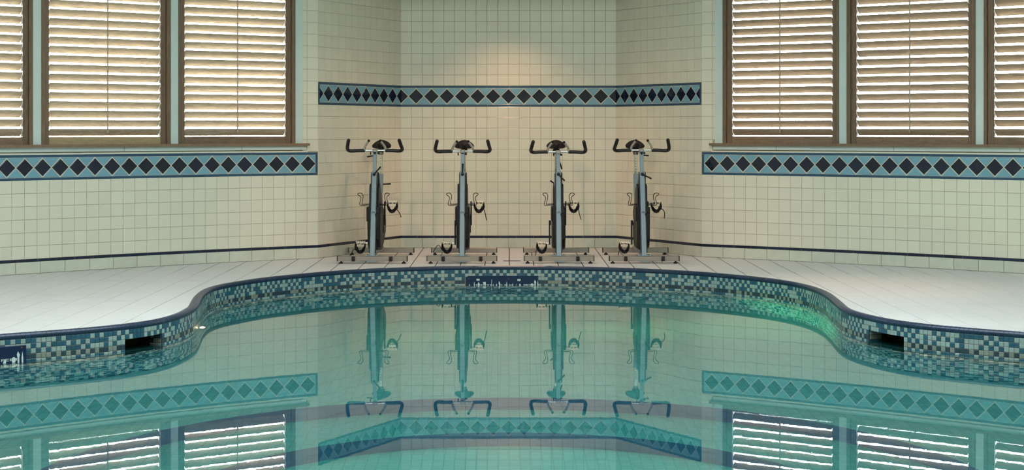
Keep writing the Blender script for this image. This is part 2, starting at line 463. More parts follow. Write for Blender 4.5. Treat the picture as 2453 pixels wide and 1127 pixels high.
# --- curved window walls
SILL, HEAD = .9745, 2.75
def window_wall(path, name, px, lab, dfirst, sg):
    tp = .1011
    s_open0 = s_at(path, px['open0']); s_open1 = s_open0 + 3.6
    w = wall_backing(name, path, [(0, path.L, -.02, .955), (0, s_open0, .955, CEILZ), (s_open1, path.L, .955, CEILZ), (s_open0, s_open1, HEAD, CEILZ)], .16, GROUT, lab)
    ts = TileSet('wall_tile', w)
    nc = int(path.L / tp); zr = (.7055 - .1115) / 6
    for r in range(6):
        for c in range(nc): ts.put(tmesh('wall_tile', tp - G, zr - G, TILE), frame(path, (c + .5) * tp, .1115 + (r + .5) * zr))
    z = .905
    while z < CEILZ - .05:
        h = RZ
        q = 0
        while q < path.L - .02:
            wd = min(tp, path.L - q)
            if z + h / 2 < HEAD:
                if q < s_open0 < q + wd: wd = s_open0 - q
                inside = s_open0 - 1e-6 <= q < s_open1
            else: inside = False
            if not inside and wd > .012 and not (z < SILL and s_open0 - .02 < q + wd / 2 < s_open1):
                ts.put(tmesh('wall_tile', wd - G, h - G, TILE), frame(path, q + wd / 2, z + h / 2))
            q += wd
        z += h
    ts.flush('outer_tile_field')
    strip(path, w, .004, path.L - .02, .801, dfirst, .1431, (True, False))
    liner_and_base(path, w, 0, path.L)
    return w, s_open0, s_open1
pxl = dict(open0=723.5); pxr = dict(open0=1714)
wl, ol0, ol1 = window_wall(PL, 'wall_left', pxl, 'curved cream tiled wall under the shuttered windows left of the alcove', .0917, -1)
wr, or0, or1 = window_wall(PR, 'wall_right', pxr, 'curved cream tiled wall under the shuttered windows right of the alcove', .0946, 1)

def swept(path, s0, s1, off0, off1, z0, z1, name, m, parent=None, step=.25):
    b = MB(); n = max(1, int((s1 - s0) / step)); v = []
    for i in range(n + 1):
        q = s0 + (s1 - s0) * i / n; a = frame(path, q, 0, off0).translation; c = frame(path, q, 0, off1).translation
        v += [(a.x, a.y, z0), (a.x, a.y, z1), (c.x, c.y, z1), (c.x, c.y, z0)]
    f = [(3, 2, 1, 0), tuple(n * 4 + k for k in range(4))]
    for i in range(n):
        for k in range(4):
            j = (k + 1) % 4; f.append((i * 4 + k, i * 4 + j, i * 4 + 4 + j, i * 4 + 4 + k))
    b.add(v, f); return b.build(name, m, parent)

# window layout, photograph columns along the frame plane (2.5 cm proud): outer frame, louvre opening
WOFF = .02
LW = [((708, 699, 686, 445, 436, 428), 'third'), ((410, 400, 386.5, 120, 110, 100), 'second'), ((80, 70, 57, None, None, None), 'first')]
RWN = [((1731, 1740, 1752.5, 1992, 2001, 2009), 'a'), ((2027.5, 2037, 2050, 2317.5, 2327, 2336), 'b'), ((2356, 2364, 2380, None, None, None), 'c')]
LH = 2.70
def shutter(path, cols, label, tilt, group, seed):
    rnd = random.Random(seed)
    a0, a1, a2, b2, b1, b0 = [None if c is None else s_at(path, c, WOFF) for c in cols]
    if b0 is None: b2 = a2 + .93; b1 = b2 + .05; b0 = b1 + .035
    c = (a0 + b0) / 2; M = frame(path, c, 0, 0); xd = None
    P0, _ = path.at(c, SIDE[id(path)]); P1, _ = path.at(c + .01, SIDE[id(path)])
    xd = 1 if (P1 - P0).dot(Vector((M[0][0], M[1][0]))) > 0 else -1
    def loc(s): # local x of wall coordinate s, chord plane
        Q = frame(path, s, 0, 0).translation; return (M.inverted() @ Q).x
    root = empty('window_shutter'); root.matrix_world = frame(path, c, SILL, 0)
    tag(root, label, 'shutter', group)
    z0, z1 = 0.0, LH - SILL
    X = {k: loc(v) for k, v in dict(a0=a0, a1=a1, a2=a2, b0=b0, b1=b1, b2=b2).items()}
    yoff = lambda s: 0
    for u, v in ((X['a0'], X['a1']), (X['b1'], X['b0'])):
        u, v = sorted((u, v)); MB().rbox(u, v, -.035, .030, z0 - .018, z1, .003).build('outer_frame', WOODF, root)
    for u, v in ((X['a1'], X['a2']), (X['b2'], X['b1'])):
        u, v = sorted((u, v)); MB().rbox(u, v, -.02, .014, z0 - .016, z1, .003).build('stile', WOODF, root)
    u, v = sorted((X['a2'], X['b2']))
    def rail(za, zb):
        Mr = Matrix.Rotation(pi / 2, 4, 'Y')
        bb = MB().box(u, v, -.018, .012, za, zb); bb.build('rail', TAN if seed == 2 and za < .01 else WOODH, root)
    rail(-.012, .058); rail(z1 - .06, z1)
    # one louvre mesh, elliptical blade section
    wdt = (v - u) - .006; hw, ht = .0345, .0045; n = 12
    prof = [(hw * cos(2 * pi * k / n), ht * sin(2 * pi * k / n)) for k in range(n)]
    bb = MB(); vv = [(x, p[1], p[0]) for x in (-wdt / 2, wdt / 2) for p in prof]
    ff = [tuple(range(n)), tuple(range(2 * n - 1, n - 1, -1))] + [(k, (k + 1) % n, n + (k + 1) % n, n + k) for k in range(n)]
    lm = MB().add(vv, ff).mesh('louver', WOOD if seed < 4 else WOOD2, True)
    pz = .0705; z = .058 + .035; k = 0
    while z < z1 - .075:
        t = radians(tilt + rnd.uniform(-2.5, 2.5))
        # blade leans: top edge towards the room (+Y)
        Ml = Matrix.Translation(((u + v) / 2, -.006, z)) @ Matrix.Rotation(-t, 4, 'X')
        link('louver', lm, root, None, Ml); z += pz
    MB().tube([((u + v) / 2, .040, .030 + .058), ((u + v) / 2, .040, z1 - .08)], 0.0068, 8).build('tilt_rod', WOOD, root, True)
    return a0, b0
posts = []
def windows(path, lst, oy0, oy1, names, labs, tilt, group, wn, side):
    ends = []
    for i, (cols, _) in enumerate(lst): ends.append(shutter(path, cols, labs[i], tilt[i], group, i + wn))
    # painted mullions between, the jamb at the alcove end and a far jamb: part of each window
    jam = [(oy0, ends[0][0])] + [(ends[i][1], ends[i + 1][0]) for i in range(2)] + [(ends[2][1], oy1)]
    for i in range(3):
        w = swept(path, jam[i][0], jam[i][1], -.12, .012, SILL, HEAD, 'window_%d' % (wn + i), PAINT)
        tag(w, names[i], 'window', kind='structure')
        g = swept(path, ends[i][0], ends[i][1], -.11, -.106, SILL, HEAD - .05, 'pane', GLASS, w, 2)
        swept(path, ends[i][0] - .002, ends[i][1] + .002, -.13, .012, LH, HEAD, 'head_frame', PAINT, w)
    sw = swept(path, jam[3][0], jam[3][1], -.12, .012, SILL, HEAD, 'jamb', PAINT, w)
LG = None
windows(PL, LW, ol0, ol1,
        ['pale green painted window frame right of the third left shutter', 'pale green painted window mullion between the two full left shutters', 'pale green painted window mullion beside the cut off left shutter'],
        ['brown wooden louvered shutter nearest the alcove on the left wall', 'brown wooden louvered shutter with pale tan bottom rail, middle one on the left', 'brown wooden louvered shutter cut off by the left edge of the photo'],
        [37, 38, 37], 'louvered window shutters', 1, -1)
windows(PR, RWN, or0, or1,
        ['pale green painted window frame left of the first right shutter', 'pale green painted window mullion between the two full right shutters', 'pale green painted window mullion beside the cut off right shutter'],
        ['dark wooden louvered shutter nearest the alcove on the right wall', 'dark wooden louvered shutter in the middle of the right wall windows', 'dark wooden louvered shutter cut off by the right edge of the photo'],
        [40, 40, 40], 'louvered window shutters', 4, 1)
for k, (path, se, pxs) in enumerate(((PL, ol1, 742), (PR, or1, 1699))):
    s0 = s_at(path, pxs, .05); nm = 'left' if k == 0 else 'right'
    o = swept(path, s0, se + .1, -.10, .055, .953, .9745, 'trim_%d' % (1 + k * 2), WOODH)
    tag(o, 'brown wooden window sill running under the %s shutters' % nm, 'sill', kind='structure')
    o = swept(path, s0 + .022, se + .1, 0, .022, .919, .953, 'trim_%d' % (2 + k * 2), PAINT)
    q = s0 + .6
    while q < se:
        link('joint', MB().box(-.0012, .0012, .0, .0008, -.016, .016).mesh('joint', DGROUT), o, None, frame(path, q, .936, .022)); q += 1.02
    swept(path, s0 + .0, path.L, 0, .008, .898, .910, 'cream_bead', CREAM, o)
    tag(o, 'pale green painted board under the %s wooden sill' % nm, 'trim', kind='structure')

# ------------------------------------------------------------------ pool outline
raw = [(-2.654,8.314),(-2.507,8.418),(-2.357,8.522),(-2.244,8.611),(-2.137,8.734),(-2.030,8.881),(-1.960,9.137),(-1.941,9.349),(-1.938,9.551),(-1.960,9.754),(-2.026,10.214),(-2.055,10.538),(-2.053,10.784),(-2.006,11.015),(-1.932,11.186),(-1.858,11.365),(-1.752,11.546),(-1.478,11.890),(-1.157,12.178),(-0.669,12.406),(-0.352,12.472),(0.000,12.500),(0.348,12.463),(0.724,12.361),(1.093,12.200),(1.442,11.970),(1.733,11.650),(1.944,11.327),(2.068,10.962),(2.110,10.479),(2.072,9.881),(2.040,9.485),(2.092,9.168),(2.217,8.845),(2.446,8.594),(2.710,8.401)]
raw = [(x * 1.0074, y * 1.0074) for x, y in raw]
raw = [(-4.05, 4.0), (-4.2, 5.4), (-4.05, 6.6), (-3.7, 7.4), (-3.2, 7.98), (-2.9, 8.21)] + raw + [(2.98, 8.27), (3.3, 8.06), (3.75, 7.5), (4.1, 6.7), (4.25, 5.4), (4.1, 4.0), (3.5, 2.7), (2.5, 1.9), (0, 1.5), (-2.5, 1.9), (-3.5, 2.7)]
def catmull(P, n=12):
    out = []; m = len(P)
    for i in range(m):
        p0, p1, p2, p3 = [Vector(P[(i + k) % m]) for k in (-1, 0, 1, 2)]
        for j in range(n):
            t = j / n
            out.append(.5 * ((2 * p1) + (p2 - p0) * t + (2 * p0 - 5 * p1 + 4 * p2 - p3) * t * t + (3 * p1 - p0 - 3 * p2 + p3) * t ** 3))
    return out
def resample(P, ds):
    L = [0]; m = len(P)
    for i in range(m): L.append(L[-1] + (P[(i + 1) % m] - P[i]).length)
    n = round(L[-1] / ds); out = []; k = 0
    for i in range(n):
        q = L[-1] * i / n
        while L[k + 1] < q: k += 1
        t = (q - L[k]) / max(1e-9, L[k + 1] - L[k]); out.append(P[k % m].lerp(P[(k + 1) % m], t))
    return out
OUT = resample(catmull(raw), .03)
for it in range(26):
    OUT = [(OUT[i - 1] + OUT[i] * 2 + OUT[(i + 1) % len(OUT)]) / 4 for i in range(len(OUT))]
def offset(P, d):      # inward (outline runs clockwise seen from above: left edge -> back -> right)
    out = []
    for i in range(len(P)):
        t = (P[(i + 1) % len(P)] - P[i - 1]).normalized(); out.append(P[i] + Vector((t.y, -t.x)) * d)
    return out
CW = .055
FACE = resample(offset(OUT, CW), .0272)                # vertical pool face, one point per mosaic joint
NF = len(FACE)
def fnorm(i):
    t = (FACE[(i + 1) % NF] - FACE[i]).normalized(); return Vector((t.y, -t.x)), t
WZ = -.132
pool = empty('swimming_pool', (0, 7, 0)); tag(pool, 'curved indoor pool edged with blue and white mosaic and navy coping', 'pool')
PM = Matrix.Translation((0, -7, 0))
def pbuild(b, name, m, smooth=False): o = b.build(name, m, pool, smooth); o.matrix_local = PM; return o

def px_of(p): return VX + F * p.x / p.y
def in_niche(i):
    p = (FACE[i] + FACE[(i + 1) % NF]) / 2
    if p.y < 7.9 or p.y > 9.4: return 0
    x = px_of(p)
    return 1 if 297 < x < 385 else 2 if 2083 < x < 2167 else 0
def in_sign(i):
    p = (FACE[i] + FACE[(i + 1) % NF]) / 2; x = px_of(p)
    return p.y > 12.2 and 1111 < x < 1290 or (p.y > 7.5 and p.y < 8.7 and x < 67 and x > -210)
# grout face behind the mosaic
b = MB()
for i in range(NF):
    a, c = FACE[i], FACE[(i + 1) % NF]; k = in_niche(i)
    zs = [(0.0, -.067), (-.26, -.30)] if k else [(0.0, -.30)]
    for z0, z1 in zs: b.add([(a.x, a.y, z0), (c.x, c.y, z0), (c.x, c.y, z1), (a.x, a.y, z1)], [(0, 1, 2, 3)])
pbuild(b, 'face_grout', MG)
# mosaic rows
rnd = random.Random(11); mos = []
zt0 = -.0125; MP = .0272
for i in range(NF):
    a, c = FACE[i], FACE[(i + 1) % NF]; mid = (a + c) / 2
    if mid.y < 7.2: continue
    n, t = fnorm(i)
    for r in range(8):
        zc = zt0 - (r + .5) * MP
        if in_niche(i) and r >= 2: continue
        if in_sign(i) and 2 <= r <= 6: continue
        base = (i * 7 + r * 3) % 2
        white = rnd.random() < (.80 if (i + r) % 2 == 0 else .20)
        st = r == 3
        m = (MWS if st else MW) if white else (MBS if st else MB_)
        me = tmesh('mosaic_tile', .0248, .0248, m, .0035, .0012)
        M = Matrix(((t.x, n.x, 0, mid.x), (t.y, n.y, 0, mid.y - 7), (0, 0, 1, zc), (0, 0, 0, 1)))
        x = px_of(mid); vis = 0 if (-10 < x < 2463 and r < 5) else 1
        mos.append((vis, mid.y, i, r, me, M, m))
mos.sort(key=lambda t: t[:4])
for it in mos[:295]: link('mosaic_tile', it[4], pool, None, it[5])
b = MB(); ml = [MW, MB_, MWS, MBS]
for it in mos[295:]: b.add([v.co for v in it[4].vertices], [tuple(p.vertices) for p in it[4].polygons], ml.index(it[6]), it[5])
o = b.build('mosaic_field', ml, pool); o['kind'] = 'stuff'
# deeper pool wall, floor with a round stepped pit
b = MB(); uv = []
acc = 0
for i in range(NF):
    a, c = FACE[i], FACE[(i + 1) % NF]; d = (c - a).length
    b.add([(a.x, a.y, -.228 if a.y > 7.2 else -.0), (c.x, c.y, -.228 if c.y > 7.2 else 0), (c.x, c.y, -1.6), (a.x, a.y, -1.6)], [(0, 1, 2, 3)])
    uv.append((acc, acc + d)); acc += d
me = bpy.data.meshes.new('basin_wall'); me.from_pydata(b.v, [], b.f); me.materials.append(MOSAIC)
ul = me.uv_layers.new(name='UVMap')
for p in me.polygons:
    for li in p.loop_indices:
        vi = me.loops[li].vertex_index; k, j = divmod(vi, 4); ul.data[li].uv = (uv[k][0 if j in (0, 3) else 1], b.v[vi][2])
o = link('basin_wall', me, pool); o.matrix_local = PM
def tess(loops, z, name, m, parent=None, flip=False):
    tri = tessellate_polygon([[Vector((p.x, p.y, 0)) for p in l] for l in loops]); pts = [p for l in loops for p in l]
    bb = MB(); bb.add([(p.x, p.y, z) for p in pts], tri)
    o_ = bb.build(name, m, parent); return o_
def circ(cx, cy, r, n=96): return [Vector((cx + r * cos(2 * pi * k / n), cy + r * sin(2 * pi * k / n))) for k in range(n)]
FB = [FACE[i] for i in range(0, NF, 3)]
PC = (0.0, 6.15)
rings = [(1.95, -.90, -1.19), (1.42, -1.19, -1.45)]
o = tess([FB, circ(*PC, rings[0][0])], -.90, 'basin_floor', POOLF, pool); o.matrix_local = PM
o = tess([circ(*PC, rings[0][0]), circ(*PC, rings[1][0])], -1.19, 'pit_tread', POOLF, pool); o.matrix_local = PM
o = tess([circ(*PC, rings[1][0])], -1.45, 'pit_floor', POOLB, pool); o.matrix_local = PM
for r, z0, z1 in rings:
    b = MB(); C = circ(*PC, r); n = len(C)
    me = bpy.data.meshes.new('pit_riser'); vv = [(p.x, p.y, z) for p in C for z in (z0, z1)]
    me.from_pydata(vv, [], [(2 * i, 2 * ((i + 1) % n), 2 * ((i + 1) % n) + 1, 2 * i + 1) for i in range(n)]); me.materials.append(RISER)
    ul = me.uv_layers.new(name='UVMap')
    for p in me.polygons:
        for li in p.loop_indices:
            vi = me.loops[li].vertex_index; ul.data[li].uv = ((vi // 2) * 2 * pi * r / n, vv[vi][2])
    o = link('pit_riser', me, pool); o.matrix_local = PM
# coping, bullnose pieces
CO = [Vector(p) for p in FACE]
def cope_piece(i, gap):
    a, c = FACE[i], FACE[(i + 1) % NF]; na = fnorm(i - 1)[0] + fnorm(i)[0]; nb = fnorm(i)[0] + fnorm((i + 1) % NF)[0]
    na.normalize(); nb.normalize()
    prof = [(.004, -.0125), (.008, -.004), (.008, .006), (.004, .013), (-.006, .0175), (-.022, .0185), (-.040, .014), (-.054, .003), (-.056, -.006)]
    v = []
    for P, n, q in ((a, na, gap), (c, nb, 1 - gap)):
        for u, z in prof: v.append((a.lerp(c, q) + na.lerp(nb, q) * u, z))
    v = [(p.x, p.y, z) for p, z in v]; m = len(prof)
    f = [tuple(range(2 * m, 3 * m)), tuple(range(4 * m - 1, 3 * m - 1, -1))] + [(k, k + 1, m + k + 1, m + k) for k in range(m - 1)]
    return v + v, f
cop = []
for i in range(NF):
    mid = FACE[i]; x = px_of(mid) if mid.y > 1 else -1e4
    cop.append((0 if mid.y > 7.9 and -10 < x < 2463 else 1, mid.y, i))
cop.sort()
for _, _, i in cop[:290]:
    v, f = cope_piece(i, .035); me = bpy.data.meshes.new('coping_tile'); 
    me.from_pydata(v, [], f); me.materials.append(COPE); me.polygons.foreach_set('use_smooth', [False, False] + [True] * (len(f) - 2))
    o = link('coping_tile', me, pool); o.matrix_local = PM
b = MB()
for _, _, i in cop[290:]:
    v, f = cope_piece(i, .035); b.add(v, f)
o = pbuild(b, 'coping_run', COPE); o['kind'] = 'stuff'
b = MB()
for i in range(NF):
    v, f = cope_piece(i, 0); n = fnorm(i)[0]; v = [(x - n.x * .0012, y - n.y * .0012, z - .0012) for x, y, z in v]; b.add(v, f[2:])
pbuild(b, 'coping_grout', COPEG)
# skimmer mouths
for kk in (1, 2):
    idx = [i for i in range(NF) if in_niche(i) == kk]; i0, i1 = idx[0], idx[-1]
    A, B = FACE[i0], FACE[(i1 + 1) % NF]; t = (B - A).normalized(); n = Vector((t.y, -t.x)); dp = .16
    root = empty('skimmer_mouth', (A.x, A.y, 0)); W_ = (B - A).length
    R3 = Matrix(((t.x, n.x, 0, A.x), (t.y, n.y, 0, A.y), (0, 0, 1, 0), (0, 0, 0, 1))); root.matrix_world = R3
    tag(root, ['dark rectangular skimmer opening in the mosaic on the left of the pool', 'dark rectangular skimmer opening in the mosaic on the right of the pool'][kk - 1], 'skimmer', 'skimmer openings in the pool edge')
    bb = MB()
    bb.box(0, W_, -dp - .01, -dp, -.26, -.067); bb.box(0, W_, -dp, -.003, -.067, -.060); bb.box(0, W_, -dp, -.003, -.27, -.26)
    bb.box(-.006, 0, -dp, -.002, -.26, -.067); bb.box(W_, W_ + .006, -dp, -.002, -.26, -.067)
    bb.build('recess', DARK, root)
    MB().box(.0005, W_ - .0005, -dp + .001, .010, -.262, WZ + .0008).build('standing_water', SKW, root)
    for e in (0, 1):
        for q in range(3):
            for r in range(2, 6):
                st = r == 3; m = random.choice([MWS, MBS]) if st else random.choice([MW, MB_])
                z = zt0 - (r + .5) * MP
                sgn = 1 if e == 0 else -1
                Mx = Matrix(((0, sgn, 0, 0 if e == 0 else W_), (-sgn, 0, 0, -.018 - q * MP), (0, 0, 1, z), (0, 0, 0, 1)))
                link('mosaic_tile', tmesh('mosaic_tile', .0248, .0248, m, .0035, .0012), root, None, Mx)

# water body
wv = offset(FACE, -.006); wv = [wv[i] for i in range(0, NF, 2)]; n = len(wv)
tri = tessellate_polygon([[Vector((p.x, p.y, 0)) for p in wv]])
b = MB(); b.add([(p.x, p.y, WZ) for p in wv] + [(p.x, p.y, -1.7) for p in wv], list(tri) + [tuple(n + i for i in reversed(t)) for t in tri] + [(i, (i + 1) % n, n + (i + 1) % n, n + i) for i in range(n)])
wo = b.build('pool_water', WATER); tag(wo, 'still teal pool water reflecting the bikes and windows', 'water')
wo['kind'] = 'stuff'

# ------------------------------------------------------------------ floor
# deck region (beyond y = 7) as one simple polygon
K = [i for i in range(len(OUT)) if OUT[i].y >= 6.9]
st = next(i for i in range(len(OUT)) if OUT[i].y >= 6.9 and OUT[i - 1].y < 6.9 and OUT[i].x < 0)
line = []
i = st
while OUT[i % len(OUT)].y >= 6.9: line.append(OUT[i % len(OUT)]); i += 1
wallpts = [PR.p[k] for k in range(len(PR.p) - 1, -1, -5)] + [PR.p[0], BR, BL, PL.p[0]] + [PL.p[k] for k in range(0, len(PL.p), 5)]
deckpoly = line + [Vector((PR.p[-1].x, 6.9))] + wallpts + [Vector((PL.p[-1].x, 6.9))]
def clip_convex(poly, x0, x1, y0, y1):
    out = [(p[0], p[1]) for p in poly]
    for ax, lim, sg in ((0, x0, 1), (0, x1, -1), (1, y0, 1), (1, y1, -1)):
        res = []
        for i in range(len(out)):
            a, c = out[i - 1], out[i]; ia, ic = sg * (a[ax] - lim) >= 0, sg * (c[ax] - lim) >= 0
            if ia != ic:
                t = (lim - a[ax]) / (c[ax] - a[ax]); q = [a[0] + (c[0] - a[0]) * t, a[1] + (c[1] - a[1]) * t]; q[ax] = lim; res.append(tuple(q))
            if ic: res.append(c)
        out = res
        if not out: return []
    q = []
    for p in out:
        if not q or abs(p[0] - q[-1][0]) + abs(p[1] - q[-1][1]) > 2e-4: q.append(p)
    if len(q) > 1 and abs(q[0][0] - q[-1][0]) + abs(q[0][1] - q[-1][1]) < 2e-4: q.pop()
    return q
OUTER = [Vector((-6.6, -3.2)), Vector((6.6, -3.2)), Vector((6.6, 15.1)), Vector((-6.6, 15.1))]
fl = tess([OUTER, [OUT[i] for i in range(0, len(OUT), 2)]], -.0035, 'floor', DGROUT)
tag(fl, 'pale tiled pool deck around the curved pool', 'floor', kind='structure')
DP = .197; full = None; items = []
fullme = tmesh
def ftile(poly):
    cx = sum(p[0] for p in poly) / len(poly); cy = sum(p[1] for p in poly) / len(poly)
    nn = len(poly); v = [(p[0], p[1], -.004) for p in poly] + [(p[0], p[1], -.0006) for p in poly]
    ins = []
    for p in poly:
        d = Vector((cx - p[0], cy - p[1])); d = d.normalized() * min(.0014, d.length * .3); ins.append((p[0] + d.x, p[1] + d.y, 0))
    v += ins; f = [(0 + k, (k + 1) % nn, nn + (k + 1) % nn, nn + k) for k in range(nn)] + [(nn + k, nn + (k + 1) % nn, 2 * nn + (k + 1) % nn, 2 * nn + k) for k in range(nn)]
    top = [Vector((p[0], p[1], 0)) for p in ins]
    f += [tuple(2 * nn + a for a in t_) for t_ in tessellate_polygon([top])] if nn > 4 else [tuple(range(2 * nn, 3 * nn))]
    return v, f
sq = None
for ix in range(-32, 32):
    x0 = ix * DP
    ph = .17 + (0 if True else 0)
    for iy in range(34, 76):
        y0 = iy * DP - .02
        g = .0036
        pol = clip_convex(deckpoly, x0 + g, x0 + DP - g, y0 + .0009, y0 + DP - .0009)
        if len(pol) < 3: continue
        ar = abs(sum(pol[k - 1][0] * pol[k][1] - pol[k][0] * pol[k - 1][1] for k in range(len(pol)))) / 2
        if ar < 2e-4: continue
        c = Vector((x0 + DP / 2, y0 + DP / 2)); x = px_of(c); yy = HY + F * CH / c.y
        vis = 0 if -60 < x < 2513 else 1
        fullsq = ar > (DP - 2 * g) * (DP - .0018) * .9995
        items.append((vis, c.y, ix, fullsq, pol, c))
items.sort(key=lambda t: t[:3])
for k, (vis, _, ix, fs, pol, c) in enumerate(items[:295]):
    if fs:
        if sq is None:
            h1, h2 = DP / 2 - .0016, DP / 2 - .0009; v, f = ftile([(-h1, -h2), (h1, -h2), (h1, h2), (-h1, h2)]); sq = MB().add(v, f).mesh('floor_tile', DECK)
        link('floor_tile', sq, fl, None, Matrix.Translation((c.x, c.y, 0)))
    else:
        v, f = ftile([(p[0] - c.x, p[1] - c.y) for p in pol]); link('floor_tile', MB().add(v, f).mesh('floor_tile', DECK), fl, None, Matrix.Translation((c.x, c.y, 0)))
b = MB()
for vis, _, ix, fs, pol, c in items[295:]:
    v, f = ftile(pol); b.add(v, f)
o = b.build('floor_tile_field', DECK, fl); o['kind'] = 'stuff'
# plain deck behind the camera side
b = MB()
near = [p for p in OUT if p.y < 6.9]; 
nl = [OUT[(i + k) % len(OUT)] for k in range(len(OUT) - len(line))]     # from right round the camera side to left
poly = nl + [Vector((-6.6, 6.9)), Vector((-6.6, -3.2)), Vector((6.6, -3.2)), Vector((6.6, 6.9))]
o = tess([poly], 0.0, 'rear_deck_surface', PLAIND, fl)

b = MB(); b.box(-1.9, 1.9, 13.95, 15.0, 2.45, CEILZ - .01)  # unseen soffit, added and lowered to darken the upper alcove
b.add([(-1.66, 13.52, 2.45), (1.66, 13.62, 2.45), (1.3, 13.96, 2.45), (-1.3, 13.96, 2.45)] + [(-1.66, 13.52, CEILZ - .01), (1.66, 13.62, CEILZ - .01), (1.3, 13.96, CEILZ - .01), (-1.3, 13.96, CEILZ - .01)],
      [(3, 2, 1, 0), (4, 5, 6, 7), (0, 1, 5, 4), (1, 2, 6, 5), (2, 3, 7, 6), (3, 0, 4, 7)])
tag(b.build('ceiling_soffit', CEIL), 'lowered pale ceiling over the bike alcove', 'ceiling', kind='structure')
# ceiling with the capped light well, remaining walls
b = MB(); z = CEILZ
sk = (-2.9, 2.9, 5.4, 9.8)
for x0, x1, y0, y1 in ((-6.8, 6.8, -3.3, sk[2]), (-6.8, 6.8, sk[3], 15.2), (-6.8, sk[0], sk[2], sk[3]), (sk[1], 6.8, sk[2], sk[3])):
    b.box(x0, x1, y0, y1, z, z + .12)
b.box(sk[0] - .1, sk[1] + .1, sk[2] - .1, sk[3] + .1, z + .12, z + .2)  # lid added over the well to block light from the sky
tag(b.build('ceiling', CEIL), 'flat pale ceiling with a skylight well over the pool', 'ceiling', kind='structure')
def uvbox(o):
    me = o.data; ul = me.uv_layers.new(name='UVMap')
    for p in me.polygons:
        for li in p.loop_indices:
            c = me.vertices[me.loops[li].vertex_index].co
            ul.data[li].uv = (c.x + c.y, c.z) if abs(p.normal.z) < .5 else (c.x, c.y)
for k, (P, s) in enumerate(((PL.p[-1], -1), (PR.p[-1], 1))):
    Q = Vector((s * 6.1, -3.1)); d = (Q - P).normalized(); n = Vector((d.y, -d.x)) * (1 if s < 0 else -1)
    n = -n if n.x * s < 0 else n
    v = []
    for p in (P, Q):
        for u in (0, .12):
            for zz in (0, CEILZ): v.append((p.x + n.x * u, p.y + n.y * u, zz))
    o = MB().add(v, [(0, 1, 3, 2), (4, 6, 7, 5), (0, 4, 5, 1), (2, 3, 7, 6), (1, 5, 7, 3), (0, 2, 6, 4)]).build('wall_side_%s' % ('left', 'right')[k], PLAINT)
    uvbox(o); tag(o, 'plain cream tiled side wall beyond the %s windows, outside the frame' % ('left', 'right')[k], 'wall', kind='structure')
o = MB().box(-6.5, 6.5, -3.2, -3.05, 0, CEILZ).build('wall_front', PLAINT); uvbox(o)
tag(o, 'plain cream tiled wall behind the viewer', 'wall', kind='structure')
g = MB().box(-40, 40, -30, 50, -.5, -.42)
# outdoor paving as a ring outside the building
b = MB()
for x0, x1, y0, y1 in ((-40, -7, -30, 50), (7, 40, -30, 50), (-7, 7, 15.4, 50), (-7, 7, -30, -3.5)): b.box(x0, x1, y0, y1, -.5, -.3)
tag(b.build('ground', ASPH), 'pale paving outside the windows', 'ground', kind='structure')

